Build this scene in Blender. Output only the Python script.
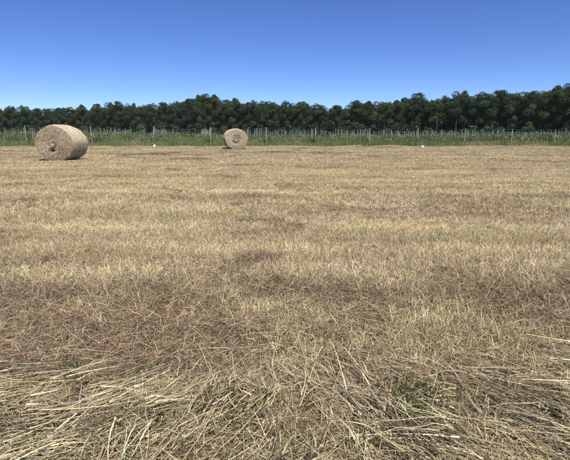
import bpy, math, random
import numpy as np

R = math.radians
for o in list(bpy.data.objects):
    bpy.data.objects.remove(o)
scene = bpy.context.scene
COL = scene.collection
rng = np.random.default_rng(11)
random.seed(11)

# ------------------------------------------------------------------ camera
CAM_H = 1.35
PITCH = R(12.1)
FPX = 450.0                       # focal length in photograph pixels (570 wide)
cd = bpy.data.cameras.new('camera')
cam = bpy.data.objects.new('camera', cd)
COL.objects.link(cam)
cam.location = (0, 0, CAM_H)
cam.rotation_euler = (math.pi / 2 - PITCH, 0, 0)
cd.sensor_fit = 'HORIZONTAL'
cd.sensor_width = 36.0
cd.lens = 36.0 * FPX / 570.0
cd.clip_start = 0.05
cd.clip_end = 6000
scene.camera = cam

# ------------------------------------------------------------------ sky and sun
SUN_EL, SUN_AZ = 56.0, 161.0      # azimuth clockwise from +Y (camera looks along +Y)
world = bpy.data.worlds.new('World')
scene.world = world
world.use_nodes = True
wn = world.node_tree.nodes
wl = world.node_tree.links
wn.clear()
sky = wn.new('ShaderNodeTexSky')
sky.sky_type = 'NISHITA'
sky.sun_disc = False
sky.sun_elevation = R(SUN_EL)
sky.sun_rotation = R(SUN_AZ)
sky.altitude = 2000
sky.air_density = 0.8
sky.dust_density = 0.25
sky.ozone_density = 6.0
hs = wn.new('ShaderNodeHueSaturation')   # camera colour rendering of the clear sky
hs.inputs['Hue'].default_value = 0.514
hs.inputs['Saturation'].default_value = 1.13
bg = wn.new('ShaderNodeBackground')
bg.inputs['Strength'].default_value = 0.087
wo = wn.new('ShaderNodeOutputWorld')
wl.new(sky.outputs['Color'], hs.inputs['Color'])
wl.new(hs.outputs['Color'], bg.inputs['Color'])
wl.new(bg.outputs['Background'], wo.inputs['Surface'])

sd = bpy.data.lights.new('sun', 'SUN')
sd.energy = 5.0
sd.angle = R(0.53)
sd.color = (1.0, 0.96, 0.895)
sun = bpy.data.objects.new('sun', sd)
COL.objects.link(sun)
az = R(SUN_AZ)
from mathutils import Vector
sdir = Vector((math.sin(az) * math.cos(R(SUN_EL)), math.cos(az) * math.cos(R(SUN_EL)), math.sin(R(SUN_EL))))
sun.rotation_euler = sdir.to_track_quat('Z', 'Y').to_euler()
sun.location = (0, -10, 30)

scene.view_settings.view_transform = 'Standard'
scene.view_settings.look = 'None'
scene.view_settings.exposure = 0.74
scene.view_settings.gamma = 1.0
scene.view_settings.use_curve_mapping = False
scene.render.engine = 'CYCLES'
scene.cycles.use_denoising = True
scene.cycles.max_bounces = 5
scene.cycles.diffuse_bounces = 2
scene.cycles.transmission_bounces = 2
scene.cycles.transparent_max_bounces = 4


# ------------------------------------------------------------------ helpers
def tag(o, label=None, cat=None, group=None, kind=None):
    if label: o['label'] = label
    if cat: o['category'] = cat
    if group: o['group'] = group
    if kind: o['kind'] = kind
    return o


def empty(name, loc=(0, 0, 0), rz=0.0):
    o = bpy.data.objects.new(name, None)
    o.empty_display_size = 0.3
    COL.objects.link(o)
    o.location = loc
    o.rotation_euler = (0, 0, rz)
    return o


def put(name, me, parent=None, link=True):
    o = bpy.data.objects.new(name, me)
    if link: COL.objects.link(o)
    if parent is not None: o.parent = parent
    return o


def mesh_np(name, V, F, mat=None, col=None, smooth=False):
    """V (n,3), F (m,k) with one k, col (n,3) per vertex"""
    V = np.asarray(V, dtype=np.float32)
    F = np.asarray(F, dtype=np.int32)
    me = bpy.data.meshes.new(name)
    m, k = F.shape
    me.vertices.add(len(V))
    me.vertices.foreach_set('co', V.ravel())
    me.loops.add(m * k)
    me.loops.foreach_set('vertex_index', F.ravel())
    me.polygons.add(m)
    me.polygons.foreach_set('loop_start', np.arange(0, m * k, k, dtype=np.int32))
    if smooth:
        me.polygons.foreach_set('use_smooth', np.ones(m, dtype=bool))
    me.update(calc_edges=True)
    if col is not None:
        a = me.attributes.new('col', 'FLOAT_COLOR', 'POINT')
        c = np.ones((len(V), 4), dtype=np.float32)
        c[:, :3] = col
        a.data.foreach_set('color', c.ravel())
    if mat is not None:
        me.materials.append(mat)
    return me


def hash2(ix, iy, s):
    h = np.sin(ix * 127.1 + iy * 311.7 + s * 74.7) * 43758.5453
    return h - np.floor(h)


def vnoise(x, y, s=0):
    ix, iy = np.floor(x), np.floor(y)
    fx, fy = x - ix, y - iy
    fx = fx * fx * (3 - 2 * fx)
    fy = fy * fy * (3 - 2 * fy)
    a, b = hash2(ix, iy, s), hash2(ix + 1, iy, s)
    c, d = hash2(ix, iy + 1, s), hash2(ix + 1, iy + 1, s)
    return (a + (b - a) * fx) * (1 - fy) + (c + (d - c) * fx) * fy


def fbm(x, y, s=0, o=3):
    t, a, n = 0.0, 1.0, 0.0
    for i in range(o):
        t = t + a * vnoise(x * 2 ** i, y * 2 ** i, s + i * 13)
        n += a
        a *= 0.5
    return t / n


def sstep(a, b, x):
    t = np.clip((x - a) / (b - a), 0, 1)
    return t * t * (3 - 2 * t)


def ground_h(x, y):
    x = np.asarray(x, dtype=float)
    y = np.asarray(y, dtype=float)
    fade = 1 / (1 + (np.hypot(x, y) / 30) ** 2)
    h = (fbm(x * 0.9 + 5, y * 0.9, 3) - 0.5) * 0.07 * fade
    h = h + (fbm(x * 4, y * 4, 8, 2) - 0.5) * 0.03 * fade
    # low mat of raked hay close to the camera
    edge = 2.20 + 0.10 * np.sin(x * 3.7 + 0.9) + 0.14 * (x > 0) * np.minimum(np.abs(x), 1.8)
    h = h + 0.03 * (1 - sstep(edge - 0.35, edge + 0.25, y)) * sstep(-1.5, 0.5, y)
    return h


def px2ground(px, py, z=0.0):
    a = PITCH + math.atan((py - 230) / FPX)
    Y = (CAM_H - z) / math.tan(a)
    X = (px - 285) / FPX * (Y * math.cos(PITCH) + (CAM_H - z) * math.sin(PITCH))
    return X, Y


def px_at_depth(px, Y):
    return (px - 285) / FPX * (Y * math.cos(PITCH) + CAM_H * math.sin(PITCH))


def z_at_depth(py, Y):
    return CAM_H - Y * math.tan(PITCH + math.atan((py - 230) / FPX))


# ------------------------------------------------------------------ materials
class NT:
    def __init__(self, name):
        self.m = bpy.data.materials.new(name)
        self.m.use_nodes = True
        self.t = self.m.node_tree
        self.t.nodes.clear()

    def n(self, typ, **kw):
        nd = self.t.nodes.new(typ)
        for k, v in kw.items():
            if k.startswith('_'):
                setattr(nd, k[1:], v)
            else:
                nd.inputs[k].default_value = v
        return nd

    def l(self, a, b):
        self.t.links.new(a, b)

    def noise(self, scale, detail=3, vec=None, mapscale=None, rough=0.55):
        nz = self.n('ShaderNodeTexNoise')
        nz.inputs['Scale'].default_value = scale
        nz.inputs['Detail'].default_value = detail
        nz.inputs['Roughness'].default_value = rough
        if vec is not None:
            if mapscale is not None:
                mp = self.n('ShaderNodeMapping')
                mp.inputs['Scale'].default_value = mapscale
                self.l(vec, mp.inputs['Vector'])
                vec = mp.outputs['Vector']
            self.l(vec, nz.inputs['Vector'])
        return nz.outputs['Fac']

    def ramp(self, fac, stops):
        r = self.n('ShaderNodeValToRGB')
        e = r.color_ramp.elements
        while len(e) < len(stops): e.new(0.5)
        for i, (p, c) in enumerate(stops):
            e[i].position = p
            e[i].color = (*c, 1) if len(c) == 3 else c
        self.l(fac, r.inputs['Fac'])
        return r.outputs['Color']

    def mix(self, fac, a, b, mode='MIX'):
        mx = self.n('ShaderNodeMix', _data_type='RGBA', _blend_type=mode)
        for s, v in ((0, fac), (6, a), (7, b)):
            if hasattr(v, 'is_output'):
                self.l(v, mx.inputs[s])
            elif s == 0:
                mx.inputs[0].default_value = v
            else:
                mx.inputs[s].default_value = (*v, 1)
        return mx.outputs[2]

    def pos(self):
        return self.n('ShaderNodeNewGeometry').outputs['Position']

    def attr(self, name='col'):
        a = self.n('ShaderNodeAttribute')
        a.attribute_name = name
        return a.outputs['Color']

    def finish(self, color, rough=0.8, spec=0.2, trans=0.0, bump=None, bump_str=0.3, bump_dist=0.01):
        p = self.n('ShaderNodeBsdfPrincipled')
        p.inputs['Roughness'].default_value = rough
        p.inputs['Specular IOR Level'].default_value = spec
        if hasattr(color, 'is_output'): self.l(color, p.inputs['Base Color'])
        else: p.inputs['Base Color'].default_value = (*color, 1)
        if bump is not None:
            b = self.n('ShaderNodeBump')
            b.inputs['Strength'].default_value = bump_str
            b.inputs['Distance'].default_value = bump_dist
            self.l(bump, b.inputs['Height'])
            self.l(b.outputs['Normal'], p.inputs['Normal'])
        out = self.n('ShaderNodeOutputMaterial')
        sh = p.outputs['BSDF']
        if trans > 0:
            t = self.n('ShaderNodeBsdfTranslucent')
            if hasattr(color, 'is_output'): self.l(color, t.inputs['Color'])
            else: t.inputs['Color'].default_value = (*color, 1)
            ms = self.n('ShaderNodeMixShader')
            ms.inputs[0].default_value = trans
            self.l(sh, ms.inputs[1])
            self.l(t.outputs['BSDF'], ms.inputs[2])
            sh = ms.outputs['Shader']
        self.l(sh, out.inputs['Surface'])
        return self.m


def field_tint(m, color):
    """soft field-wide colour changes: mowing bands along x, paler and browner patches, a breath of green"""
    P = m.pos()
    bands = m.noise(1.0, 4, P, (0.03, 0.60, 1.0), 0.65)
    c1 = m.ramp(bands, [(0.30, (0.80, 0.76, 0.71)), (0.46, (1, 1, 1)), (0.66, (1.26, 1.25, 1.20))])
    patch = m.noise(1.0, 4, P, (0.45, 0.9, 1.0), 0.6)
    c2 = m.ramp(patch, [(0.32, (0.80, 0.74, 0.70)), (0.5, (1, 1, 1)), (0.68, (1.12, 1.12, 1.04))])
    grn = m.noise(1.0, 3, P, (0.16, 0.5, 1.0), 0.55)
    c3 = m.ramp(grn, [(0.50, (1, 1, 1)), (0.74, (0.93, 1.01, 0.84))])
    lines = m.noise(1.0, 3, P, (0.012, 1.5, 1.0), 0.6)
    c4 = m.ramp(lines, [(0.34, (0.86, 0.83, 0.80)), (0.5, (1, 1, 1)), (0.66, (1.15, 1.14, 1.10))])
    c = m.mix(1.0, color, c1, 'MULTIPLY')
    c = m.mix(1.0, c, c4, 'MULTIPLY')
    c = m.mix(1.0, c, c2, 'MULTIPLY')
    c = m.mix(1.0, c, c3, 'MULTIPLY')
    return c


def mat_field():
    m = NT('field_soil_and_thatch')
    P = m.pos()
    fine = m.noise(55, 5, P, (1, 1.6, 1), 0.7)
    base = m.ramp(fine, [(0.30, (0.040, 0.027, 0.017)), (0.52, (0.125, 0.092, 0.055)), (0.75, (0.28, 0.215, 0.13))])
    c = field_tint(m, base)
    return m.finish(c, 0.95, 0.1, bump=fine, bump_str=0.8, bump_dist=0.02)


def mat_attr_tinted(name, trans=0.15, rough=0.6, spec=0.25):
    m = NT(name)
    return m.finish(field_tint(m, m.attr()), rough, spec, trans)


def mat_attr(name, trans=0.0, rough=0.6, spec=0.25):
    m = NT(name)
    return m.finish(m.attr(), rough, spec, trans)


def mat_noise(name, a, b, scale, rough=0.8, spec=0.2, bump=0.0, mapscale=None, coord='object'):
    m = NT(name)
    vec = m.n('ShaderNodeTexCoord').outputs['Object']
    f = m.noise(scale, 4, vec, mapscale)
    c = m.ramp(f, [(0.3, a), (0.7, b)])
    return m.finish(c, rough, spec, bump=f if bump else None, bump_str=bump)


M_field = mat_field()
M_stub = mat_attr_tinted('dry_stubble')
M_straw = mat_attr('dry_straw', 0.12, 0.5, 0.35)
M_weed = mat_attr('green_weed', 0.3, 0.5, 0.3)
M_leaf = mat_attr('tree_leaf', 0.22, 0.55, 0.25)
M_bark = mat_noise('bark', (0.045, 0.036, 0.028), (0.12, 0.10, 0.08), 6, 0.9, 0.1, 0.6, (1, 1, 0.2))
M_bark_pale = mat_noise('pale_bark', (0.16, 0.145, 0.12), (0.36, 0.34, 0.30), 5, 0.85, 0.1, 0.5, (1, 1, 0.3))
M_post = mat_noise('weathered_post', (0.19, 0.20, 0.185), (0.34, 0.34, 0.315), 9, 0.75, 0.25, 0.3, (1, 1, 0.15))
M_stake = mat_noise('pale_stake', (0.20, 0.21, 0.15), (0.36, 0.36, 0.28), 12, 0.7, 0.2)
M_wire = mat_noise('galvanised_wire', (0.20, 0.21, 0.22), (0.32, 0.33, 0.34), 20, 0.45, 0.5)
M_white = mat_noise('white_plastic', (0.74, 0.74, 0.72), (0.82, 0.82, 0.80), 9, 0.4, 0.4)


def mat_orchard_ground():
    m = NT('orchard_turf')
    P = m.pos()
    f = m.noise(2.2, 5, P)
    c = m.ramp(f, [(0.3, (0.05, 0.065, 0.025)), (0.55, (0.10, 0.11, 0.045)), (0.75, (0.2, 0.17, 0.09))])
    return m.finish(c, 0.95, 0.1, bump=f, bump_str=0.6, bump_dist=0.1)


# ------------------------------------------------------------------ ground
def axis_coords(half, n, power=3.2, start=0.0):
    t = np.linspace(-1, 1, n)
    return np.sign(t) * (np.abs(t) ** power) * half


gx = axis_coords(1500, 421, 3.4)
gy = axis_coords(1500, 421, 3.4) + 3.0
GX, GY = np.meshgrid(gx, gy)
V = np.stack([GX.ravel(), GY.ravel(), ground_h(GX.ravel(), GY.ravel())], 1)
n = len(gx)
ii, jj = np.meshgrid(np.arange(n - 1), np.arange(n - 1))
q = (jj * n + ii).ravel()
F = np.stack([q, q + 1, q + n + 1, q + n], 1)
field = put('field', mesh_np('field', V, F, M_field, smooth=True))
tag(field, 'flat mown hay field of dry stubble reaching to the orchard', 'field', kind='structure')


def edge_y(x):
    return 48.6 + 0.05 * np.asarray(x, dtype=float)


xs = np.linspace(-420, 420, 85)
V, F = [], []
for i, x in enumerate(xs):
    for k, dy in enumerate((0.0, 6.0, 30.0, 120.0, 700.0)):
        V.append((x, float(edge_y(max(-90, min(90, x)))) + dy, 0.03 + (0.02 if k else -0.035)))
for i in range(len(xs) - 1):
    for k in range(4):
        a = i * 5 + k
        F.append((a, a + 5, a + 6, a + 1))
orch = put('orchard_ground', mesh_np('orchard_ground', V, F, mat_orchard_ground(), smooth=True))
tag(orch, 'green grassy ground between orchard rows and the wood', 'ground', kind='structure')


# ------------------------------------------------------------------ blades, ribbons, stems
def unit(v):
    return v / np.maximum(np.linalg.norm(v, axis=-1, keepdims=True), 1e-9)


def ribbons(P, D, L, W, curve=None, seg=1, taper=0.25, side=None, col=None, tipcol=None):
    """flat blades: base P, direction D, length L, width W, bend vector curve, seg quads each"""
    n = len(P)
    D = unit(D)
    if side is None:
        rv = unit(rng.normal(size=(n, 3)))
        side = unit(np.cross(D, rv))
    t = np.linspace(0, 1, seg + 1)
    C = np.zeros((n, 3)) if curve is None else curve
    ctr = P[:, None, :] + D[:, None, :] * (L[:, None] * t)[:, :, None] + C[:, None, :] * (t ** 2)[None, :, None]
    w = W[:, None] * (1 - (1 - taper) * t)[None, :] * 0.5
    A = ctr - side[:, None, :] * w[:, :, None]
    B = ctr + side[:, None, :] * w[:, :, None]
    V = np.stack([A, B], 2).reshape(-1, 3)
    base = (np.arange(n) * (seg + 1) * 2)[:, None]
    k = (np.arange(seg) * 2)[None, :]
    a = (base + k).ravel()
    F = np.stack([a, a + 1, a + 3, a + 2], 1)
    c = None
    if col is not None:
        if tipcol is None: tipcol = col
        cc = col[:, None, :] * (1 - t)[None, :, None] + tipcol[:, None, :] * t[None, :, None]
        c = np.repeat(cc, 2, axis=1).reshape(-1, 3)
    return V, F, c


def stems(P, D, L, W, curve, seg=3, taper=0.6, col=None, wiggle=0.012):
    """three-sided hollow-looking straw stems with shape"""
    n = len(P)
    D = unit(D)
    s1 = unit(np.cross(D, np.array([0, 0, 1.0]) + 0.01))
    s2 = unit(np.cross(s1, D))
    t = np.linspace(0, 1, seg + 1)
    ctr = P[:, None, :] + D[:, None, :] * (L[:, None] * t)[:, :, None] + curve[:, None, :] * (t ** 2)[None, :, None]
    if wiggle > 0:
        kk = rng.normal(size=(n, seg + 1, 3)) * (L * wiggle)[:, None, None]
        kk[:, :, 2] *= .6
        ctr = ctr + kk
    w = (W[:, None] * (1 - (1 - taper) * t)[None, :] * 0.5)[:, :, None]
    ring = []
    for a in (0.5, 0.5 + 2.094, 0.5 + 4.189):
        ring.append(ctr + s1[:, None, :] * w * math.cos(a) + s2[:, None, :] * w * math.sin(a) * 0.7)
    V = np.stack(ring, 2).reshape(-1, 3)
    base = (np.arange(n) * (seg + 1) * 3)[:, None, None]
    k = (np.arange(seg) * 3)[None, :, None]
    j = np.arange(3)[None, None, :]
    j2 = (j + 1) % 3
    a = base + k
    F = np.stack([a + j, a + j2, a + j2 + 3, a + j + 3], -1).reshape(-1, 4)
    c = np.repeat(col, (seg + 1) * 3, axis=0) if col is not None else None
    return V, F, c


def join(parts):
    off, VV, FF, CC = 0, [], [], []
    for v, f, c in parts:
        VV.append(v); FF.append(f + off); CC.append(c)
        off += len(v)
    return np.concatenate(VV), np.concatenate(FF), np.concatenate(CC)


PALE = np.array((0.63, 0.54, 0.35))
STRAW = np.array((0.485, 0.39, 0.23))
GOLD = np.array((0.50, 0.45, 0.23))
TAN = np.array((0.33, 0.245, 0.135))
GREY = np.array((0.27, 0.22, 0.16))
BROWN = np.array((0.15, 0.105, 0.068))
MAUVE = np.array((0.215, 0.155, 0.118))
UMBER = np.array((0.085, 0.058, 0.04))
DRYGREEN = np.array((0.21, 0.22, 0.095))
OLIVE = np.array((0.062, 0.078, 0.026))
GREEN = np.array((0.075, 0.12, 0.03))


def palette(n, cols, weights, var=0.16):
    w = np.array(weights, float)
    idx = rng.choice(len(cols), n, p=w / w.sum())
    c = np.array(cols)[idx]
    return np.clip(c * (1 + rng.normal(size=(n, 1)) * var) * (1 + rng.normal(size=(n, 3)) * 0.03), 0.01, 0.85)


def stubble_tile(name, radius, n_up, n_flat, wscale, lmin, lmax, seed, thatch=False, green=0.06):
    global rng
    rng = np.random.default_rng(seed)
    parts = []
    # upright cut stems growing in little tufts
    nt = max(8, n_up // 9)
    r = radius * np.sqrt(rng.random(nt))
    a = rng.random(nt) * 2 * math.pi
    tx, ty = r * np.cos(a), r * np.sin(a)
    ti = rng.integers(0, nt, n_up)
    P = np.stack([tx[ti] + rng.normal(size=n_up) * 0.014 * wscale ** 0.5, ty[ti] + rng.normal(size=n_up) * 0.014 * wscale ** 0.5, np.full(n_up, -0.012)], 1)
    lean = rng.normal(size=(nt, 2)) * 0.22
    D = np.stack([lean[ti, 0] + rng.normal(size=n_up) * 0.20, lean[ti, 1] + rng.normal(size=n_up) * 0.20, np.ones(n_up)], 1)
    L = rng.uniform(lmin, lmax, n_up) * (0.6 + 0.8 * rng.random(nt)[ti])
    W = rng.uniform(0.0026, 0.0056, n_up) * wscale
    col = palette(n_up, [PALE, STRAW, TAN, GREY, DRYGREEN, GREEN], [0.34, 0.30, 0.18, 0.12, green, green * 0.3])
    curve = rng.normal(size=(n_up, 3)) * 0.02
    curve[:, 2] = -np.abs(curve[:, 2]) * 1.2
    if thatch:
        col = col * np.array((.80, .74, .72))
    parts.append(ribbons(P, D, L, W, curve, 1 if wscale > 1.5 else 2, 0.45, col=col * 0.86, tipcol=np.clip(col * 1.1, 0, .85)))
    # flat litter
    r = radius * np.sqrt(rng.random(n_flat)); a = rng.random(n_flat) * 2 * math.pi
    P = np.stack([r * np.cos(a), r * np.sin(a), rng.uniform(0.001, 0.03, n_flat)], 1)
    th = rng.random(n_flat) * 2 * math.pi
    D = np.stack([np.cos(th), np.sin(th), rng.normal(size=n_flat) * 0.28], 1)
    L = rng.uniform(0.03, 0.13, n_flat) * (1 + (wscale - 1) * 0.25)
    W = rng.uniform(0.002, 0.0045, n_flat) * wscale
    if thatch:
        col = palette(n_flat, [STRAW, TAN, MAUVE, BROWN, UMBER], [0.11, 0.17, 0.25, 0.28, 0.19])
    else:
        col = palette(n_flat, [PALE, STRAW, TAN, GREY, BROWN], [0.12, 0.2, 0.26, 0.20, 0.22])
    curve = rng.normal(size=(n_flat, 3)) * 0.012
    parts.append(ribbons(P, D, L, W, curve, 1, 0.5, col=col))
    V, F, c = join(parts)
    return bpy.data.objects.new(name, mesh_np(name, V, F, M_stub, c))


def gn_scatter(name, points, rots, scls, idxs, coll):
    """one object whose geometry nodes set the collection's meshes on its vertices"""
    me = bpy.data.meshes.new(name)
    me.vertices.add(len(points))
    me.vertices.foreach_set('co', np.asarray(points, np.float32).ravel())
    a = me.attributes.new('rot', 'FLOAT_VECTOR', 'POINT'); a.data.foreach_set('vector', np.asarray(rots, np.float32).ravel())
    a = me.attributes.new('scl', 'FLOAT_VECTOR', 'POINT'); a.data.foreach_set('vector', np.asarray(scls, np.float32).ravel())
    a = me.attributes.new('pick', 'INT', 'POINT'); a.data.foreach_set('value', np.asarray(idxs, np.int32))
    me.update()
    o = put(name, me)
    g = bpy.data.node_groups.new(name + '_nodes', 'GeometryNodeTree')
    g.interface.new_socket('Geometry', in_out='INPUT', socket_type='NodeSocketGeometry')
    g.interface.new_socket('Geometry', in_out='OUTPUT', socket_type='NodeSocketGeometry')
    N = g.nodes.new
    gi, go = N('NodeGroupInput'), N('NodeGroupOutput')
    iop = N('GeometryNodeInstanceOnPoints')
    ci = N('GeometryNodeCollectionInfo')
    ci.inputs['Collection'].default_value = coll
    ci.inputs['Separate Children'].default_value = True
    ci.inputs['Reset Children'].default_value = True
    iop.inputs['Pick Instance'].default_value = True

    def named(nm, typ):
        x = N('GeometryNodeInputNamedAttribute')
        x.data_type = typ
        x.inputs['Name'].default_value = nm
        return x.outputs['Attribute']
    g.links.new(gi.outputs[0], iop.inputs['Points'])
    g.links.new(ci.outputs[0], iop.inputs['Instance'])
    g.links.new(named('pick', 'INT'), iop.inputs['Instance Index'])
    g.links.new(named('rot', 'FLOAT_VECTOR'), iop.inputs['Rotation'])
    g.links.new(named('scl', 'FLOAT_VECTOR'), iop.inputs['Scale'])
    g.links.new(iop.outputs['Instances'], go.inputs[0])
    md = o.modifiers.new('scatter', 'NODES')
    md.node_group = g
    return o


def tiles(nm, k, kt, radius, n_up, n_flat, ws, l0, l1):
    """k tiles of standing stubble, then kt tiles of low brown thatch"""
    c = bpy.data.collections.new(nm)
    for i in range(k + kt):
        th = i >= k
        c.objects.link(stubble_tile('%s_%02d' % (nm, i), radius, int(n_up * (.42 if th else 1)), int(n_flat * (2.1 if th else 1)), ws,
                                    l0 * (.7 if th else 1), l1 * (.75 if th else 1), 100 + i + 31 * len(nm), th))
    return c


C_near = tiles('a_near_stubble', 6, 5, 0.34, 1500, 560, .78, 0.03, 0.095)
C_mid = tiles('b_middle_stubble', 5, 3, 0.80, 5200, 1500, 1.1, 0.03, 0.085)
C_far = tiles('c_distant_stubble', 4, 2, 1.7, 9500, 2600, 2.1, 0.025, 0.07)


def scatter_zone(name, y0, y1, step, coll, k, kt, label, hs=1.0, blur=0.0, margin=1.6):
    global rng
    rng = np.random.default_rng(len(name) * 7 + k)
    ys = np.arange(y0, y1, step)
    pts = []
    for y in ys:
        half = 0.66 * y + margin
        x = np.arange(-half, half, step)
        pts.append(np.stack([x, np.full(len(x), y)], 1))
    p = np.concatenate(pts)
    p = p + rng.uniform(-0.55, 0.55, p.shape) * step
    keep = p[:, 1] < edge_y(p[:, 0]) - 0.2
    p = p[keep]
    z = ground_h(p[:, 0], p[:, 1])
    n = len(p)
    rot = np.stack([rng.normal(size=n) * 0.03, rng.normal(size=n) * 0.03, rng.random(n) * 6.283], 1)
    # taller and thinner strips left by the mower
    s = 0.55 + 0.9 * fbm(p[:, 0] * 0.35, p[:, 1] * 0.9, 21, 3)
    band = 0.75 + 0.5 * fbm(p[:, 0] * 0.04, p[:, 1] * 0.5, 33, 2)
    s = s * band * hs
    scl = np.stack([rng.uniform(.9, 1.15, n), rng.uniform(.9, 1.15, n), s], 1)
    # strips where the mower scalped the sward down to brown thatch
    q = fbm(p[:, 0] * 0.55 + 7, p[:, 1] * 0.9, 52, 3)
    near = 1 - sstep(4.0, 5.4, p[:, 1] + 1.6 * (fbm(p[:, 0] * 0.5, p[:, 1] * 0.5, 57, 2) - 0.5))
    streak = sstep(0.56, 0.66, fbm(p[:, 0] * 0.05 + 3, p[:, 1] * 0.45, 59, 3))
    prob = np.clip(0.72 * near * sstep(.2, .5, q) + 0.22 * streak + (0.16 + 0.26 * near) * sstep(0.60, 0.70, q), 0, .92)
    th = rng.random(n) < prob
    pick = np.where(th, k + rng.integers(0, kt, n), rng.integers(0, k, n))
    o = gn_scatter(name, np.concatenate([p, z[:, None]], 1), rot, scl, pick, coll)
    tag(o, label, 'stubble', kind='stuff')
    return o


scatter_zone('stubble', 1.3, 7.2, 0.33, C_near, 6, 5, 'short upright cut stubble stems just beyond the loose straw', 1.0)
scatter_zone('stubble', 7.0, 20.5, 0.78, C_mid, 5, 3, 'dry cut stubble across the middle of the field', 1.0)
scatter_zone('stubble', 20.0, 52.0, 1.65, C_far, 4, 2, 'pale dry stubble in the far part of the field', 1.0, margin=4)

# ------------------------------------------------------------------ loose hay in front of the camera
rng = np.random.default_rng(5)


def flow_angle(x, y):
    """direction the raked stems lie in, radians, turning from left to right like a fan"""
    a = 18 + 122 * sstep(-1.5, 1.55, x + 0.12)
    a = a + 34 * (fbm(x * 1.9 + 9, y * 1.9, 41, 2) - 0.5) * 2 - 14 * (1 - sstep(1.7, 2.3, y)) * (x < 0.2)
    return np.radians(a)


def hay_edge(x):
    return 2.20 + 0.10 * np.sin(x * 3.7 + 0.9) + 0.05 * np.sin(x * 9.1) + 0.14 * (x > 0) * np.minimum(np.abs(x), 1.8)


parts = []
# (a) matted short chaff, dense near the camera and thinning out
n = 130000
y = 1.25 + 3.6 * rng.random(n) ** 1.25
x = rng.uniform(-1, 1, n) * (0.66 * y + 0.6)
z = ground_h(x, y) + rng.uniform(0.0, 0.035, n)
th = rng.random(n) * 6.283
D = np.stack([np.cos(th), np.sin(th), rng.normal(size=n) * 0.35], 1)
col = palette(n, [PALE, STRAW, TAN, MAUVE, BROWN, UMBER, DRYGREEN], [.03, .06, .11, .18, .32, .27, .03])
keep = (y > hay_edge(x)) | (rng.random(n) < .55)
x, y, z, D, col = x[keep], y[keep], z[keep], D[keep], col[keep]
n = len(x)
parts.append(ribbons(np.stack([x, y, z], 1), D, rng.uniform(.02, .09, n), rng.uniform(.0016, .004, n),
                     rng.normal(size=(n, 3)) * .008, 1, 0.5, col=col))
V, F, c = join(parts)
o = put('chaff', mesh_np('chaff', V, F, M_straw, c))
tag(o, 'matted brown chaff and broken stalks covering the near ground', 'chaff', kind='stuff')

parts = []
# (b) locks of long stems combed one way
nb = 900
bx = rng.uniform(-2.3, 2.3, nb)
by = hay_edge(bx) + 0.04 - 1.40 * rng.random(nb) ** 0.9
ba = flow_angle(bx, by) + rng.normal(size=nb) * 0.26
ba = np.where(rng.random(nb) < 0.20, rng.random(nb) * 6.283, ba)
bz = rng.uniform(0.008, 0.095, nb)
bl = 0.10 + 0.34 * rng.random(nb) ** 1.2
bc = rng.random(nb)
cnt = rng.integers(5, 26, nb)
bi = np.repeat(np.arange(nb), cnt)
n = len(bi)
ang = ba[bi] + rng.normal(size=n) * np.where(rng.random(n) < .3, 0.5, 0.16)
L = bl[bi] * rng.uniform(0.55, 1.15, n)
bspread = rng.uniform(.012, .075, nb)
bval = np.clip(rng.normal(size=nb) * .22 + .98, .5, 1.16)
off = rng.normal(size=n) * bspread[bi]
P = np.stack([bx[bi] - np.sin(ang) * off - np.cos(ang) * L * rng.uniform(.3, .7, n),
              by[bi] + np.cos(ang) * off - np.sin(ang) * L * rng.uniform(.3, .7, n),
              np.zeros(n)], 1)
P[:, 2] = ground_h(P[:, 0], P[:, 1]) + bz[bi] + rng.normal(size=n) * 0.012
D = np.stack([np.cos(ang), np.sin(ang), rng.normal(size=n) * 0.08], 1)
cv = np.stack([-np.sin(ang), np.cos(ang), np.zeros(n)], 1) * (rng.normal(size=nb)[bi] * 0.045 + rng.normal(size=n) * 0.035)[:, None]
cv[:, 2] = -np.abs(rng.normal(size=n)) * 0.03
cA = palette(n, [PALE * 1.02, PALE, STRAW, GOLD, TAN, BROWN, DRYGREEN], [.15, .26, .22, .14, .11, .08, .04])
cB = palette(n, [PALE, STRAW, GOLD, TAN, BROWN, UMBER, DRYGREEN], [.12, .22, .14, .16, .18, .10, .08])
col = np.where((bc[bi] > 0.5)[:, None], cA, cB)
col = np.clip(col * bval[bi][:, None], .02, .8)
wid = .0018 + .0052 * rng.random(n) ** 1.7
half = rng.random(n) < 0.5
parts.append(stems(P[half], D[half], L[half], wid[half], cv[half], 5, 0.6, col[half]))
h2 = ~half
sd_ = unit(np.cross(D[h2], np.array([0, 0, 1.0]) + rng.normal(size=(h2.sum(), 3)) * 0.6))
sd_ = unit(np.cross(D[h2], unit(np.cross(sd_, D[h2]) + rng.normal(size=(h2.sum(), 3)) * 0.5)))
parts.append(ribbons(P[h2], D[h2], L[h2], wid[h2] * 1.15, cv[h2], 4, 0.3, sd_, col[h2]))
V, F, c = join(parts)
o = put('loose_hay', mesh_np('loose_hay', V, F, M_straw, c))
tag(o, 'long loose hay stems raked in sweeping locks nearest the camera', 'hay', kind='stuff')

parts = []
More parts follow.
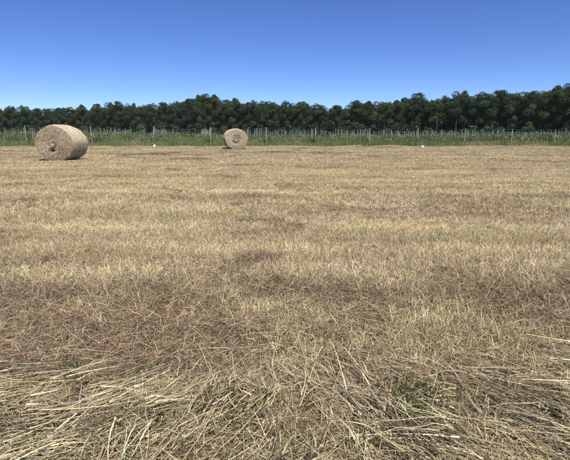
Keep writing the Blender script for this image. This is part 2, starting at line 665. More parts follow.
# (c) single stray stalks, long and bleached, further out too
n = 2300
y = 1.3 + 3.0 * rng.random(n) ** 1.9
x = rng.uniform(-1, 1, n) * (0.66 * y + 0.5)
ang = np.where(rng.random(n) < 0.55, flow_angle(x, y) + rng.normal(size=n) * 0.5, rng.random(n) * 6.283)
L = rng.uniform(0.12, 0.5, n) * np.where(y > 3.0, 0.6, 1.0)
P = np.stack([x, y, ground_h(x, y) + rng.uniform(0.015, 0.075, n)], 1)
D = np.stack([np.cos(ang), np.sin(ang), rng.normal(size=n) * 0.12], 1)
cv = rng.normal(size=(n, 3)) * 0.075
cv[:, 2] = -np.abs(cv[:, 2]) * 0.35
col = palette(n, [PALE * 1.08, PALE, STRAW, TAN], [.3, .3, .25, .15], 0.12)
parts.append(stems(P, D, L, rng.uniform(.0018, .0042, n), cv, 5, 0.55, col))
# leaning taller stubble clumps between the locks
n = 5200
ti = rng.integers(0, 420, n)
tyy = 1.9 + 3.6 * rng.random(420) ** 0.9
txx = rng.uniform(-1, 1, 420) * (0.66 * tyy + 0.5)
tl = rng.normal(size=(420, 2)) * 0.4 + np.array((0.12, 0.25))
P = np.stack([txx[ti] + rng.normal(size=n) * .022, tyy[ti] + rng.normal(size=n) * .022, np.zeros(n)], 1)
P[:, 2] = ground_h(P[:, 0], P[:, 1])
D = np.stack([tl[ti, 0] + rng.normal(size=n) * .25, tl[ti, 1] + rng.normal(size=n) * .25, np.ones(n)], 1)
col = palette(n, [PALE, STRAW, TAN, GREY, DRYGREEN], [.25, .3, .2, .15, .1])
cv = rng.normal(size=(n, 3)) * 0.03
parts.append(stems(P, D, rng.uniform(.04, .14, n), rng.uniform(.0018, .0038, n), cv, 3, 0.5, col))
V, F, c = join(parts)
o = put('stray_stalks', mesh_np('stray_stalks', V, F, M_straw, c))
tag(o, 'scattered bleached single stalks lying over the near stubble', 'stalks', kind='stuff')

# (d) green weeds and grass showing between the hay
parts = []
spots = [(408, 400, .10, 900), (418, 418, .10, 900), (402, 438, .09, 800), (425, 440, .08, 500), (30, 458, .12, 700), (125, 457, .10, 500), (205, 408, .12, 420), (250, 400, .10, 300), (500, 415, .12, 350), (140, 385, .09, 260),
         (160, 424, .05, 160), (75, 385, .06, 160), (232, 388, .07, 140), (555, 447, .10, 420), (248, 430, .05, 120), (300, 455, .06, 140),
         (66, 376, .05, 120), (330, 350, .07, 160), (190, 390, .08, 150), (345, 372, .05, 110), (505, 400, .06, 130)]
for (px, py, rad, k) in spots:
    X, Y = px2ground(px, py)
    k2 = k
    P = np.stack([X + rng.normal(size=k2) * rad, Y + rng.normal(size=k2) * rad * 1.1, np.zeros(k2)], 1)
    P[:, 2] = ground_h(P[:, 0], P[:, 1]) + rng.uniform(.0, .06, k2)
    D = rng.normal(size=(k2, 3)) * np.array((.8, .8, .4)) + np.array((0, 0, .6))
    col = palette(k2, [OLIVE, OLIVE * 1.5, DRYGREEN * .7, OLIVE * .6], [.35, .2, .25, .2], .2)
    parts.append(ribbons(P, D, rng.uniform(.012, .04, k2), rng.uniform(.004, .009, k2), rng.normal(size=(k2, 3)) * .006, 2, .2, col=col))
n = 1500
y = 1.3 + 6.5 * rng.random(n) ** 1.5
x = rng.uniform(-1, 1, n) * (0.66 * y + 0.5)
keep = fbm(x * 1.1 + 3, y * 1.1, 77, 2) > 0.52
x, y = x[keep], y[keep]
n = len(x)
P = np.stack([x, y, ground_h(x, y)], 1)
D = np.stack([rng.normal(size=n) * .5, rng.normal(size=n) * .5, np.ones(n)], 1)
cv = rng.normal(size=(n, 3)) * 0.03
cv[:, 2] = -np.abs(cv[:, 2])
col = palette(n, [GREEN, DRYGREEN, DRYGREEN * .8], [.4, .35, .25], .2)
parts.append(ribbons(P, D, rng.uniform(.04, .12, n), rng.uniform(.002, .004, n), cv, 3, .15, col=col))
V, F, c = join(parts)
o = put('green_weeds', mesh_np('green_weeds', V, F, M_weed, c))
tag(o, 'small green weeds and grass blades showing through the near hay', 'weeds', kind='stuff')


# ------------------------------------------------------------------ round bales
def mat_bale_wrap():
    m = NT('bale_net_wrapped_straw')
    vec = m.n('ShaderNodeTexCoord').outputs['Object']
    f = m.noise(14, 5, vec, (1, 3.0, 1), .65)
    g = m.noise(3, 3, vec)
    c = m.ramp(f, [(.2, (.36, .29, .205)), (.5, (.49, .41, .30)), (.8, (.60, .52, .40))])
    c2 = m.ramp(g, [(.3, (.82, .8, .78)), (.7, (1.1, 1.08, 1.05))])
    return m.finish(m.mix(1.0, c, c2, 'MULTIPLY'), .75, .2, bump=f, bump_str=.8, bump_dist=.03)


def mat_bale_face():
    m = NT('bale_cut_end_straw')
    vec = m.n('ShaderNodeTexCoord').outputs['Object']
    f = m.noise(18, 5, vec, None, .7)
    g = m.noise(2.4, 3, vec)
    c = m.ramp(f, [(.25, (.20, .155, .112)), (.5, (.37, .30, .215)), (.75, (.50, .42, .31))])
    c2 = m.ramp(g, [(.3, (.84, .80, .76)), (.7, (1.12, 1.1, 1.06))])
    return m.finish(m.mix(1.0, c, c2, 'MULTIPLY'), .85, .15, bump=f, bump_str=1.0, bump_dist=.04)


BEIGE = np.array((.585, .495, .345))
SAND = np.array((.47, .38, .255))
DUN = np.array((.34, .26, .17))
M_wrap, M_face = mat_bale_wrap(), mat_bale_face()
M_fibre = mat_attr('bale_straw_fibre', 0.05, .65, .25)


def make_bale(label, loc, rz, W, H, L, seed, hole, swirl_r, groove, face_cols):
    global rng
    rng = np.random.default_rng(seed)
    root = empty('round_bale', loc, rz)
    tag(root, label, 'hay bale', 'round bales left on the mown field')
    NA, NL = 120, 26
    a = np.linspace(0, 2 * math.pi, NA, endpoint=False)
    lump = 1 + 0.018 * np.sin(3 * a + seed) + 0.012 * np.sin(5 * a + 2 * seed) + 0.008 * np.sin(9 * a)
    cx = W / 2 * np.cos(a) * lump
    cz = H / 2 + H / 2 * np.sin(a) * lump
    cz = np.where(cz < .05, .05 * np.tanh(cz / .05) * 0.4 + .0, cz)
    cz = np.maximum(cz, -.01)

    def rad(t):             # shoulder profile, t in -1..1
        return 1 - 0.055 * np.abs(t) ** 7 - 0.012 * np.abs(t) ** 2
    ts = np.sin(np.linspace(-1, 1, NL) * math.pi / 2)
    V = []
    for t in ts:
        k = rad(t)
        dn = (fbm(np.cos(a) * 4 + 20 + t * 6, np.sin(a) * 4 + 20, seed, 3) - .5) * .04
        V.append(np.stack([cx * (k + dn), np.full(NA, t * L / 2), np.maximum(H / 2 + (cz - H / 2) * (k + dn), -.012)], 1))
    V = np.concatenate(V)
    i, j = np.meshgrid(np.arange(NA), np.arange(NL - 1))
    p = (j * NA + i).ravel(); pn = (j * NA + (i + 1) % NA).ravel()
    side = put('wrapped_side', mesh_np('bale_side', V, np.stack([p, pn, pn + NA, p + NA], 1), M_wrap, smooth=True), root)
    # net bands: thin raised hoops round the side
    for t in (-.62, -.2, .22, .64):
        k = rad(t) + .004
        VV = []
        for dy, e in ((-.008, 0), (0, .006), (.008, 0)):
            VV.append(np.stack([cx * (k + e), np.full(NA, t * L / 2 + dy), np.maximum(H / 2 + (cz - H / 2) * (k + e), -.01)], 1))
        VV = np.concatenate(VV)
        i, j = np.meshgrid(np.arange(NA), np.arange(2))
        p = (j * NA + i).ravel(); pn = (j * NA + (i + 1) % NA).ravel()
        put('net_band', mesh_np('net_band', VV, np.stack([p, pn, pn + NA, p + NA], 1), M_wrap, smooth=True), side)
    # end faces with rolled layers
    NR = 44
    k_end = rad(1.0) + .004
    hx, hz, hr = hole

    def face_depth(rr, aa, X, Z):
        spiral = np.sin((rr * 11 + aa / (2 * math.pi)) * 2 * math.pi)
        d = .012 * spiral + (fbm(X * 9 + 30, Z * 9 + 30, seed + 4, 3) - .5) * .045
        d = d + .05 * (1 - rr ** 4)
        q = np.exp(-(((X - hx) / hr) ** 2 + ((Z - hz) / (hr * .75)) ** 2))
        d = d - .26 * q
        an = np.arctan2(Z - H / 2 - .02, X)
        rm = np.hypot(X / 1.1, Z - H / 2 - .02) + .035 * an / math.pi + (fbm(X * 6 + 3, Z * 6 + 3, seed + 9, 2) - .5) * .09
        d = d - groove * np.exp(-((rm - swirl_r * 1.25) / .055) ** 2)
        return d * sstep(1.0, .93, rr)
    for s in (-1, 1):
        VV = []
        for r_ in np.linspace(0, 1, NR):
            X = cx * k_end * r_
            Z = H / 2 + (cz - H / 2) * k_end * r_
            dd = face_depth(np.full(NA, r_), a, X, Z)
            VV.append(np.stack([X, s * (L / 2 - .002 + dd), np.maximum(Z, -.012)], 1))
        VV = np.concatenate(VV)
        i, j = np.meshgrid(np.arange(NA), np.arange(NR - 1))
        p = (j * NA + i).ravel(); pn = (j * NA + (i + 1) % NA).ravel()
        FF = np.stack([p, pn, pn + NA, p + NA], 1)
        if s > 0: FF = FF[:, ::-1]
        ef = put('end_face', mesh_np('bale_end', VV, FF, M_face, smooth=True), root)
        # straw ends and rolled stems lying on the face
        n = 13000
        rr = np.sqrt(rng.random(n)); aa = rng.random(n) * 6.283
        ai = (aa / (2 * math.pi) * NA).astype(int) % NA
        X = cx[ai] * k_end * rr; Z = H / 2 + (cz[ai] - H / 2) * k_end * rr
        dd = face_depth(rr, a[ai], X, Z) + rng.uniform(.0, .016, n)
        P = np.stack([X, s * (L / 2 + dd), np.maximum(Z, .0)], 1)
        tang = np.stack([-np.sin(aa) * W / 2, rng.normal(size=n) * .22, np.cos(aa) * H / 2], 1)
        D = unit(tang) + rng.normal(size=(n, 3)) * np.array((.5, .12, .5))
        col = palette(n, face_cols, [.25, .3, .3, .15], .12)
        v, f, c = ribbons(P, D, rng.uniform(.03, .12, n), rng.uniform(.005, .012, n), rng.normal(size=(n, 3)) * .01, 1, .5, col=col)
        fb = put('straw_fibre', mesh_np('bale_fibre', v, f, M_fibre, c), ef)
        fb['kind'] = 'stuff'
        # twisted core of the roll
        m_ = 1700
        core_b = .02 if swirl_r < .2 else .05
        tt = rng.random(m_)
        rr = swirl_r * (0.45 + .75 * rng.random(m_) ** .7)
        aa = rng.random(m_) * 6.283
        P = np.stack([rr * np.cos(aa) * 1.1, s * (L / 2 + .045 + core_b * np.sin(np.clip((rr / swirl_r - .3) / .9, 0, 1) * math.pi) + rng.uniform(-.02, .02, m_)),
                      H / 2 + .02 + rr * np.sin(aa)], 1)
        D = np.stack([-np.sin(aa), rng.normal(size=m_) * .15, np.cos(aa)], 1) + rng.normal(size=(m_, 3)) * .15
        col = palette(m_, [BEIGE, SAND, DUN, BROWN], [.3, .3, .25, .15], .15)
        v, f, c = ribbons(P, D, rng.uniform(.05, .14, m_), rng.uniform(.006, .014, m_), rng.normal(size=(m_, 3)) * .01, 1, .5, col=col)
        cs = put('rolled_core', mesh_np('bale_core', v, f, M_fibre, c), ef)
        cs['kind'] = 'stuff'
    # stems held under the net round the side
    n = 9000
    aa = rng.random(n) * 6.283
    ai = (aa / (2 * math.pi) * NA).astype(int) % NA
    t = rng.uniform(-1, 1, n)
    k = rad(t) + .004 + rng.uniform(0, .008, n)
    P = np.stack([cx[ai] * k, t * L / 2, np.maximum(H / 2 + (cz[ai] - H / 2) * k, .0)], 1)
    D = np.stack([-np.sin(aa) * W / 2, rng.normal(size=n) * .28, np.cos(aa) * H / 2], 1)
    nrm = np.stack([np.cos(aa), rng.normal(size=n) * .3, np.sin(aa)], 1)
    sidev = unit(np.cross(D, nrm))
    col = palette(n, [BEIGE * 1.1, BEIGE, BEIGE, SAND], [.3, .3, .25, .15], .10)
    v, f, c = ribbons(P, D, rng.uniform(.04, .14, n), rng.uniform(.005, .012, n), -nrm * .006, 1, .5, sidev, col)
    fb = put('straw_fibre', mesh_np('bale_side_fibre', v, f, M_fibre, c), side)
    fb['kind'] = 'stuff'
    # ragged straw hanging round the foot
    n = 1600
    xx = rng.uniform(-.62, .62, n) * W; yy = rng.uniform(-.62, .66, n) * L
    P = np.stack([xx, yy, rng.uniform(.0, .07, n)], 1)
    ang = rng.random(n) * 6.283
    D = np.stack([np.cos(ang), np.sin(ang), rng.normal(size=n) * .3], 1)
    col = palette(n, [PALE, STRAW, TAN, GREY], [.2, .3, .3, .2], .15)
    v, f, c = ribbons(P, D, rng.uniform(.06, .22, n), rng.uniform(.006, .012, n), rng.normal(size=(n, 3)) * .02, 2, .5, col=col)
    fb = put('loose_straw', mesh_np('bale_loose_straw', v, f, M_fibre, c), root)
    fb['kind'] = 'stuff'
    return root


X1, Y1 = px2ground(55.2, 161.9)
make_bale('large round bale with dark hole in its end, nearer of the two bales', (X1 + .12, Y1 + .62, 0.0), R(-4), 2.02, 1.74, 1.40, 3,
          (-.10, .54, .11), .12, .05, [BEIGE, SAND, SAND, DUN])
X2, Y2 = px2ground(235.9, 149.9)
make_bale('farther round bale with ringed core facing the camera, before the orchard', (X2 - .1, Y2 + .62, 0.0), R(15), 1.98, 1.76, 1.30, 7,
          (5, 5, .1), .23, .13, [BEIGE * 1.12, BEIGE, BEIGE, SAND])


# ------------------------------------------------------------------ orchard rows
ROW_AZ = R(-11.9)
U = np.array((math.sin(ROW_AZ), math.cos(ROW_AZ)))


def prism_mesh(name, r0, r1, h, mat, sides=6, cap=True, z0=-.15):
    V, F = [], []
    for z, r in ((z0, r0), (h - .02, r1), (h, r1 * .75)):
        for k in range(sides):
            a = 2 * math.pi * k / sides
            V.append((r * math.cos(a), r * math.sin(a), z))
    for lv in range(2):
        for k in range(sides):
            F.append((lv * sides + k, lv * sides + (k + 1) % sides, (lv + 1) * sides + (k + 1) % sides, (lv + 1) * sides + k))
    me = bpy.data.meshes.new(name)
    me.from_pydata(V, [], F + [tuple(range(2 * sides, 3 * sides))])
    me.materials.append(mat)
    return me


ME_post = prism_mesh('orchard_post', .032, .028, 1.0, M_post, 8, z0=-.08)
ME_end = prism_mesh('orchard_end_post', .045, .04, 1.0, M_post, 8, z0=-.08)
ME_stake = prism_mesh('orchard_stake', .013, .011, 1.0, M_stake, 5, z0=-.08)


def wire_mesh(name, pts, r=.006, mat=None):
    pts = [Vector(p) for p in pts]
    V, F = [], []
    for i, p in enumerate(pts):
        d = (pts[min(i + 1, len(pts) - 1)] - pts[max(i - 1, 0)]).normalized()
        s = d.cross(Vector((0, 0, 1))).normalized(); t = s.cross(d)
        for k in range(4):
            a = k * math.pi / 2
            V.append(p + s * r * math.cos(a) + t * r * math.sin(a))
    for i in range(len(pts) - 1):
        for k in range(4):
            F.append((i * 4 + k, i * 4 + (k + 1) % 4, i * 4 + 4 + (k + 1) % 4, i * 4 + 4 + k))
    me = bpy.data.meshes.new(name)
    me.from_pydata([tuple(v) for v in V], [], F)
    me.materials.append(mat or M_wire)
    return me


def crop_foliage(length, height, dens, seed, lush):
    """upright leafy shoots along local +Y"""
    global rng
    rng = np.random.default_rng(seed)
    n = int(length * dens)
    # individual bushes every 0.9 m
    nbush = int(length / .85)
    by = (np.arange(nbush) + .5) * .85 + rng.normal(size=nbush) * .15
    bh = height * rng.uniform(.65, 1.15, nbush)
    bi = rng.integers(0, nbush, n)
    t = rng.random(n) ** .8
    x = rng.normal(size=n) * (.24 - .08 * t)
    y = by[bi] + rng.normal(size=n) * .26
    z = t * bh[bi]
    P = np.stack([x, y, z], 1)
    D = np.stack([rng.normal(size=n) * .6, rng.normal(size=n) * .6, .35 + rng.random(n)], 1)
    g1 = np.array((.068, .105, .036)); g2 = np.array((.12, .155, .060)); g3 = np.array((.105, .13, .08)); g4 = np.array((.24, .22, .12))
    col = palette(n, [g1, g2, g3, g4], [.35, .3 + .2 * lush, .25, .10], .2)
    return ribbons(P, D, rng.uniform(.10, .26, n), rng.uniform(.035, .075, n), rng.normal(size=(n, 3)) * .03, 2, .2, col=col)


row_px = [-98, -36, 28, 92.5, 153.3, 211, 266, 316, 369, 418, 464, 510, 554, 598, 642, 688, 735]
row_label = {
    28: 'orchard row whose end stands left of the nearer bale',
    92.5: 'orchard row starting just right of the nearer bale',
    153.3: 'orchard row with a white bucket at its end post',
    211: 'orchard row starting just left of the farther bale',
    266: 'first orchard row to the right of the farther bale',
    316: 'second orchard row to the right of the farther bale',
    369: 'third orchard row to the right of the farther bale',
    418: 'orchard row ending beside the white pail at the field edge',
    464: 'fifth orchard row to the right of the farther bale',
    510: 'sixth orchard row to the right of the farther bale',
    554: 'seventh orchard row right of the farther bale, close to the photo edge',
    -36: 'orchard row reaching past the photo edge left of the nearer bale',
    -98: 'orchard row outside the leftmost one in view',
    598: 'eighth orchard row to the right of the farther bale',
    642: 'ninth orchard row to the right of the farther bale',
    688: 'tenth orchard row to the right of the farther bale',
    735: 'eleventh orchard row to the right of the farther bale'}
fol_cache = {}
for ri, px in enumerate(row_px):
    X = px_at_depth(px, 50.0)
    for _ in range(4):
        Yr = float(edge_y(X)) + 1.3
        X = px_at_depth(px, Yr)
    root = empty('orchard_row', (X, Yr, 0.05), -ROW_AZ)
    tag(root, row_label[px], 'orchard row', 'orchard rows beyond the hay field')
    rnd = random.Random(ri * 17 + 3)
    hgt = 2.22 - .0007 * (px + 100)
    nposts = 16
    tops = []
    for k in range(nposts):
        o = put('post', ME_end if k == 0 else ME_post, root)
        h = hgt * (1.0 if k == 0 else rnd.uniform(.80, 1.02))
        o.location = (rnd.gauss(0, .04), k * 2.35 + (0 if k == 0 else rnd.gauss(0, .12)), 0)
        o.scale = (1, 1, h)
        o.rotation_euler = (rnd.gauss(0, .03), rnd.gauss(0, .03), rnd.random())
        tops.append((o.location[0], o.location[1], h))
    for fz in (.96, .66, .36):
        put('wire', wire_mesh('orchard_wire', [(x, y, h * fz) for x, y, h in tops], .004), root)
    for k in range(26):
        o = put('stake', ME_stake, root)
        o.location = (rnd.gauss(0, .05), .5 + k * 1.3 + rnd.gauss(0, .1), 0)
        o.scale = (1, 1, rnd.uniform(1.25, 1.75))
        o.rotation_euler = (rnd.gauss(0, .04), rnd.gauss(0, .04), rnd.random())
    lush = 1 if px < 180 else 0
    v, f, c = crop_foliage(34, 1.32 if px < 180 else .98 if px < 400 else 1.15, 230, 900 + ri, lush)
    fo = put('foliage', mesh_np('orchard_foliage', v, f, M_leaf, c), root)
    fo['kind'] = 'stuff'

# grass margin in front of the orchard
rng = np.random.default_rng(77)
n = 52000
x = rng.uniform(-44, 48, n)
y = edge_y(x) + .55 * (fbm(x * .5, x * 0 + 3, 15, 3) - .35) + rng.random(n) ** 1.2 * 2.6
hh = (.36 + .52 * fbm(x * .6, y * .6, 55, 3)) * (.55 + .45 * sstep(0, 1.2, y - edge_y(x)))
P = np.stack([x, y, np.zeros(n)], 1)
D = np.stack([rng.normal(size=n) * .22, rng.normal(size=n) * .22, np.ones(n)], 1)
g = fbm(x * .25, y * .3, 61, 3)
dry = palette(n, [STRAW * .8, TAN, GREY, DRYGREEN], [.25, .3, .2, .25])
grn = palette(n, [np.array((.085, .12, .04)), np.array((.145, .17, .065)), DRYGREEN], [.4, .35, .25])
col = np.where((rng.random(n) < sstep(.30, .55, g) * .60 + .36)[:, None], grn, dry)
cv = rng.normal(size=(n, 3)) * .07
cv[:, 2] = -np.abs(cv[:, 2])
v, f, c = ribbons(P, D, hh * rng.uniform(.6, 1.25, n), rng.uniform(.014, .03, n), cv, 2, .3, col=col)
o = put('grass_margin', mesh_np('grass_margin', v, f, M_leaf, c))
tag(o, 'strip of tall half-dry grass between stubble and orchard rows', 'grass', kind='stuff')

# leafy bushes closing the view between the rows
rng = np.random.default_rng(78)
nbush = 1500
bx = rng.uniform(-46, 60, nbush)
bd = 1.2 + 26 * rng.random(nbush) ** 1.7
by = edge_y(bx) + bd
bh = (.85 + .5 * fbm(bx * .22, by * .22, 91, 2)) * rng.uniform(.75, 1.2, nbush) * (.78 + .34 * (1 - sstep(-14, -4, bx)) + .12 * sstep(12, 22, bx))
n = 78000
bi = rng.integers(0, nbush, n)
t = rng.random(n) ** .7
P = np.stack([bx[bi] + rng.normal(size=n) * (.34 - .15 * t), by[bi] + rng.normal(size=n) * (.34 - .15 * t), t * bh[bi] + .03], 1)
D = np.stack([rng.normal(size=n) * .45, rng.normal(size=n) * .45, .5 + rng.random(n)], 1)
bcol = palette(nbush, [np.array((.08, .118, .042)), np.array((.145, .182, .066)), np.array((.115, .14, .085)), np.array((.23, .215, .11))], [.35, .3, .25, .1], .15)
col = np.clip(bcol[bi] * (1 + rng.normal(size=(n, 1)) * .22), .01, .6)
v, f, c = ribbons(P, D, rng.uniform(.10, .30, n), rng.uniform(.03, .065, n), rng.normal(size=(n, 3)) * .03, 2, .2, col=col)
o = put('low_bushes', mesh_np('low_bushes', v, f, M_leaf, c))
tag(o, 'waist-high grey-green bushes filling the orchard between its posts', 'bushes', kind='stuff')

# wire fence crossing behind the rows
fr = empty('wire_fence', (0, 88, .05))
tag(fr, 'thin wire fence with grey posts crossing behind the orchard rows', 'fence')
pts = []
for k in range(-16, 17):
    o = put('post', ME_end, fr)
    o.location = (k * 5.2, k * .55, 0)
    o.scale = (.75, .75, 2.1)
    pts.append((k * 5.2, k * .55, 0))
for z in (2.05, 1.6, 1.1, .6):
    put('wire', wire_mesh('fence_wire', [(p[0], p[1], z) for p in pts], .0022), fr)


# two small white pails at the field edge
def make_pail(label, px, py, s):
    X, Y = px2ground(px, py)
    root = empty('white_pail', (X, Y, 0.0))
    tag(root, label, 'pail')
    def lathe(prof, sides=20):
        V, F = [], []
        for (r, z) in prof:
            for k in range(sides):
                a = 2 * math.pi * k / sides
                V.append((r * s * math.cos(a), r * s * math.sin(a), z * s))
        for i in range(len(prof) - 1):
            for k in range(sides):
                F.append((i * sides + k, i * sides + (k + 1) % sides, (i + 1) * sides + (k + 1) % sides, (i + 1) * sides + k))
        return V, F
    V, F = lathe([(.001, .0), (.115, .0), (.12, .01), (.148, .30), (.14, .30), (.112, .02), (.001, .018)])
    put('body', mesh_np('pail_body', V, F, M_white, smooth=True), root)
    V, F = lathe([(.149, .275), (.158, .28), (.158, .302), (.143, .306)])
    put('rim', mesh_np('pail_rim', V, F, M_white, smooth=True), root)
    pts = [(.152 * s * math.cos(a), -.152 * s * math.sin(a) * .5, .29 * s - .1 * s * math.sin(a)) for a in np.linspace(0, math.pi, 13)]
    put('handle', wire_mesh('pail_handle', pts, .004 * s), root)


make_pail('small white pail at the foot of an orchard post between the bales', 154.4, 147.3, .82)
make_pail('small white pail on the stubble edge right of the farther bale', 422.4, 148.2, .8)


# ------------------------------------------------------------------ trees
def tube(pts, rads, sides=7):
    V, F = [], []
    for i, p in enumerate(pts):
        d = Vector(pts[min(i + 1, len(pts) - 1)]) - Vector(pts[max(i - 1, 0)])
        d.normalize()
        s = d.cross(Vector((.3, .9, .1))).normalized(); t = s.cross(d)
        for k in range(sides):
            a = 2 * math.pi * k / sides
            q = Vector(p) + s * rads[i] * math.cos(a) + t * rads[i] * math.sin(a)
            V.append(tuple(q))
    for i in range(len(pts) - 1):
        for k in range(sides):
            F.append((i * sides + k, i * sides + (k + 1) % sides, (i + 1) * sides + (k + 1) % sides, (i + 1) * sides + k))
    return np.array(V), np.array(F)


def leaf_cloud(centres, radii, per, size, cols, seed):
    rg = np.random.default_rng(seed)
    Vs, Fs, Cs = [], [], []
    off = 0
    for i, (c, r) in enumerate(zip(centres, radii)):
        n = int(per * r * r)
        d = unit(rg.normal(size=(n, 3)))
        d[:, 2] = np.where(d[:, 2] < -.75, -d[:, 2], d[:, 2])
        wob = 1 + .28 * (fbm(d[:, 0] * 3 + c[0], d[:, 1] * 3 + d[:, 2] * 4 + c[2], i + seed, 2) - .5) * 2
        rr = r * wob * (.62 + .42 * rg.random(n) ** .6)
        P = np.asarray(c) + d * rr[:, None] * np.array((1, 1, .92))
        nm = unit(d + rg.normal(size=(n, 3)) * .75)
        s = unit(np.cross(nm, rg.normal(size=(n, 3))))
        t = np.cross(nm, s)
        a = rg.uniform(*size, n)[:, None]
        b = a * rg.uniform(.5, .8, n)[:, None]
        V = np.stack([P - s * a, P - t * b, P + s * a, P + t * b], 1).reshape(-1, 3)
        q = np.arange(n)[:, None] * 4 + np.arange(4)[None, :] + off
        base = cols[rg.integers(0, len(cols))] * rg.uniform(.8, 1.2)
        cc = base * (1 + rg.normal(size=(n, 1)) * .22) * (1 + rg.normal(size=(n, 3)) * .04)
        Vs.append(V); Fs.append(q); Cs.append(np.repeat(np.clip(cc, .008, .3), 4, 0))
        off += len(V)
    return np.concatenate(Vs), np.concatenate(Fs), np.concatenate(Cs)


LEAFC = [np.array((.028, .048, .018)), np.array((.040, .064, .022)), np.array((.026, .044, .020)), np.array((.050, .072, .025)), np.array((.032, .050, .026))]


TONES = [np.array(t) for t in ((1, 1, 1), (1.3, 1.15, .9), (.8, .88, .95), (1.1, 1.2, .9), (.9, .85, .85), (1.35, 1.25, 1.15), (.85, 1.0, 1.05))]


def tree_proto(seed, low, wide):
    """15 m broadleaf tree; low = crown base height, wide = crown radius"""
    rd = random.Random(seed)
    H = 15.0
    # trunk and limbs
    pts = [(rd.gauss(0, .12) * (i > 0), rd.gauss(0, .12) * (i > 0), z) for i, z in enumerate((-.2, 1.5, 4, 6.5, 9, 11.5, 13.5))]
    Vs, Fs, off = [], [], 0
    v, f = tube(pts, (.34, .26, .22, .18, .13, .08, .03))
    Vs.append(v); Fs.append(f); off += len(v)
    cs, rs = [], []
    for k in range(17):
        z0 = low + (H - 3.0 - low) * (k / 16)
        a = k * 2.4 + rd.random()
        env = wide * math.sin(math.pi * min(.96, .22 + .70 * (z0 - low) / (H - low))) ** .7
        ln = env * rd.uniform(.65, 1.0)
        e = (ln * math.cos(a), ln * math.sin(a), z0 + ln * rd.uniform(.25, .55))
        mid = (e[0] * .5, e[1] * .5, z0 + (e[2] - z0) * .35)
        v, f = tube([(0, 0, z0 - .3), mid, e], (.10, .065, .02), 5)
        Vs.append(v); Fs.append(f + off); off += len(v)
        cs.append(e); rs.append(rd.uniform(.9, 1.5))
        if rd.random() < .8:
            cs.append((e[0] * .55 + rd.gauss(0, .5), e[1] * .55 + rd.gauss(0, .5), e[2] + rd.uniform(.3, 1.3))); rs.append(rd.uniform(.9, 1.5))
    for k in range(9):
        a = rd.random() * 6.283
        z = rd.uniform(.5, 1.0)
        q = wide * .62 * math.sqrt(max(0, 1 - z ** 2.2)) * rd.random() ** .5
        cs.append((q * math.cos(a) * 1.2, q * math.sin(a) * 1.2, low + (H - low) * z - 1.3)); rs.append(rd.uniform(1.0, 1.6))
    cs.append((rd.gauss(0, .4), rd.gauss(0, .4), H - 1.25)); rs.append(1.2)
    # small outlying sprays break the outline
    for k in range(60):
        i = rd.randrange(len(cs))
        c, r = cs[i], rs[i]
        a, b = rd.random() * 6.283, rd.uniform(-.2, 1.3)
        cs.append((c[0] + r * math.cos(a) * math.cos(b), c[1] + r * math.sin(a) * math.cos(b), min(H - .4, c[2] + r * .85 * math.sin(b))))
        rs.append(rd.uniform(.35, .8))
    tv, tf = np.concatenate(Vs), np.concatenate(Fs)
    tone = TONES[seed % len(TONES)]
    cv_, cf, cc = leaf_cloud(cs, rs, 290, (.08, .16), [c * tone for c in LEAFC], seed)
    t1 = mesh_np('tree_trunk', tv, tf, M_bark, smooth=True)
    t2 = mesh_np('tree_trunk_pale', tv, tf, M_bark_pale, smooth=True)
    return t1, t2, mesh_np('tree_crown', cv_, cf, M_leaf, cc)


protos = [tree_proto(40 + i, low, wide) for i, (low, wide) in enumerate(
    [(2.2, 4.2), (3.0, 3.8), (1.8, 4.6), (3.6, 3.6), (2.2, 3.4), (4.0, 4.0), (1.6, 3.9)])]


def wood_depth(px):
    return float(np.interp(px, [-120, 0, 100, 200, 300, 450, 570, 690], [250, 228, 205, 184, 166, 140, 117, 98]))


# (photo column, row of the top) of the crowns along the wood edge
tops = [(-62, 107), (-48, 106.5), (-34, 107.5), (-20, 107), (-8, 107.5), (4, 108), (13, 107), (28, 106.2), (40, 108), (51, 108), (61, 107.5), (71, 107), (84, 105), (98, 104), (111, 102.2), (121, 102), (131, 103), (142, 106), (152, 104),
        (166, 102), (178, 102), (190, 98.5), (205, 93.8), (215, 95), (225, 100), (236, 98.4), (249, 103), (262, 100.5), (273, 102), (287, 101.8), (303, 102),
        (319, 104.5), (337, 105), (356, 100.3), (367, 102), (381, 101), (395, 100.5), (413, 93.3), (424, 98.5), (436, 98.5), (455, 90.6), (469, 96),
        (483, 93), (498, 89.5), (512, 92), (526, 91.5), (539, 90), (551, 86), (563, 83), (578, 81), (594, 80), (612, 78), (632, 77)]
pale_at = {424, 436, 469, 381}
spec = {205: 'tallest broadleaf tree of the wood just left of the farther bale', 236: 'dark broadleaf tree directly behind the farther bale',
        413: 'tall tree with a high crown behind the right-hand white pail', 455: 'broad round-topped tree standing clear of its neighbours in the wood',
        356: 'raised leafy crown midway between farther bale and right photo edge', 563: 'tall dark tree at the right-hand end of the wood in view',
        166: 'rounded tree behind the orchard row with the white bucket', 61: 'low distant tree directly behind the nearer bale'}
rd = random.Random(9)
ordw = ['first', 'second', 'third', 'fourth', 'fifth', 'sixth', 'seventh', 'eighth', 'ninth', 'tenth', 'eleventh', 'twelfth', 'thirteenth', 'fourteenth', 'fifteenth', 'sixteenth', 'seventeenth', 'eighteenth', 'nineteenth', 'twentieth']
inview = [t[0] for t in tops if 0 <= t[0] <= 570]


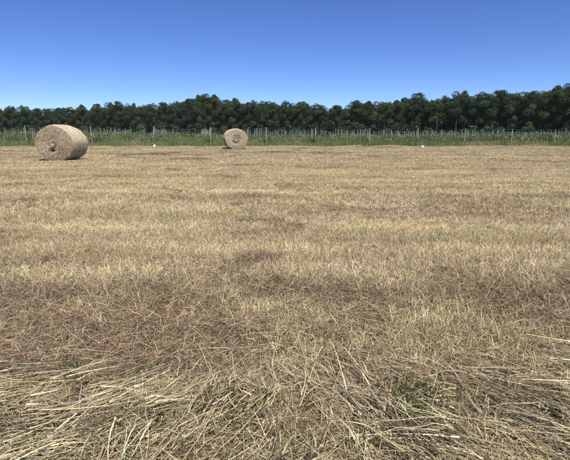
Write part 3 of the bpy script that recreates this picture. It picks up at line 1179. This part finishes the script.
def place_tree(px, ytop, Y, label, pi, group):
    X = px_at_depth(px, Y)
    h = z_at_depth(ytop, Y)
    t1, t2, cr = protos[pi % len(protos)]
    root = empty('broadleaf_tree', (X, Y, 0), rd.random() * 6.283)
    k = h / 15.0
    w = max(k, .9) * rd.uniform(.92, 1.12)
    tag(root, label, 'tree', group)
    a = put('trunk', t2 if px in pale_at else t1, root); a.scale = (w, w, k)
    b = put('crown', cr, root); b.scale = (w, w, k)
    return root


for i, (px, yt) in enumerate(tops):
    Y = wood_depth(px) + rd.uniform(-3, 3)
    if px in spec: lab = spec[px]
    elif 0 <= px <= 570:
        k = inview.index(px)
        if px < 190:
            lab = 'dark broadleaf tree at the wood edge, %s counted from the left photo edge' % ordw[k]
        elif px < 380:
            lab = 'dark broadleaf tree at the wood edge, %s right of the tallest one' % ordw[k - inview.index(205) - 1] if px > 205 else 'broadleaf tree against the left flank of the tallest tree in the wood'
        else:
            lab = '%s broadleaf tree at the wood edge, %s counted from the right photo edge' % ('pale-trunked' if px in pale_at else 'dark', ordw[len(inview) - 1 - k])
    elif px < 0:
        lab = 'broadleaf tree of the wood running on, %s beyond the left photo edge' % ordw[sum(1 for t in tops if px < t[0] < 0)]
    else:
        lab = 'broadleaf tree of the wood running on, %s beyond the right photo edge' % ordw[sum(1 for t in tops if 570 < t[0] < px)]
    place_tree(px, yt, Y, lab, i * 3 + (i // 5), 'trees along the wood edge')

# the wood behind the front trees: crowns that read as one mass
C_crown = bpy.data.collections.new('wood_crowns')
for i, p in enumerate(protos):
    C_crown.objects.link(bpy.data.objects.new('crown_%02d' % i, p[2]))
pp, rr, ss, kk = [], [], [], []
for row in range(3):
    for px in np.arange(-150, 720, 9.5):
        px_ = px + rd.uniform(-4, 4)
        Y = wood_depth(px_) + 7 + row * 7 + rd.uniform(-2.5, 2.5)
        yt = np.interp(px_, [t[0] for t in tops], [t[1] for t in tops]) + 4.0 + rd.uniform(-.5, 3.0)
        h = z_at_depth(float(yt), Y)
        pp.append((px_at_depth(px_, Y), Y, -2.5)); rr.append((0, 0, rd.random() * 6.283))
        k = (h + 2.5) / 15.0
        ss.append((max(k, .9), max(k, .9), k)); kk.append(rd.randrange(len(protos)))
o = gn_scatter('woodland', pp, rr, ss, kk, C_crown)
tag(o, 'dark mass of the wood filling in behind its front trees', 'wood', kind='stuff')

# shrubs and saplings under the front trees
cs, rs = [], []
for px in np.arange(-140, 700, 3.2):
    for k in range(4):
        p_ = px + rd.uniform(-2, 2)
        Y = wood_depth(p_) + (rd.uniform(-5, 5) if k < 2 else rd.uniform(6, 26))
        z = rd.uniform(.3, 5.5) if k > 1 else rd.uniform(.3, 4.2) if p_ < 420 else rd.uniform(.2, 2.2)
        cs.append((px_at_depth(p_, Y), Y, z)); rs.append(rd.uniform(1.0, 1.9))
v, f, c = leaf_cloud(cs, rs, 75, (.16, .32), LEAFC, 71)
o = put('undergrowth', mesh_np('undergrowth', v, f, M_leaf, c))
tag(o, 'leafy shrubs and saplings under the front trees of the wood', 'undergrowth', kind='stuff')

# ------------------------------------------------------------------ summer air
hx_, hy0, hy1 = 1560.0, -1560.0, 1560.0
V = [(x, y, z) for z in (-1.2, 24.0) for x, y in ((-hx_, hy0), (hx_, hy0), (hx_, hy1), (-hx_, hy1))]
F = [(3, 2, 1, 0), (4, 5, 6, 7), (0, 1, 5, 4), (1, 2, 6, 5), (2, 3, 7, 6), (3, 0, 4, 7)]
hm = bpy.data.materials.new('thin_haze')
hm.use_nodes = True
hm.node_tree.nodes.clear()
pv = hm.node_tree.nodes.new('ShaderNodeVolumePrincipled')
pv.inputs['Color'].default_value = (0.86, 0.92, 1.0, 1)
pv.inputs['Density'].default_value = 0.00007
ho = hm.node_tree.nodes.new('ShaderNodeOutputMaterial')
hm.node_tree.links.new(pv.outputs['Volume'], ho.inputs['Volume'])
hz = put('haze', mesh_np('haze', V, F, hm))
tag(hz, 'thin bluish summer air between the field and the wood', 'haze', kind='stuff')
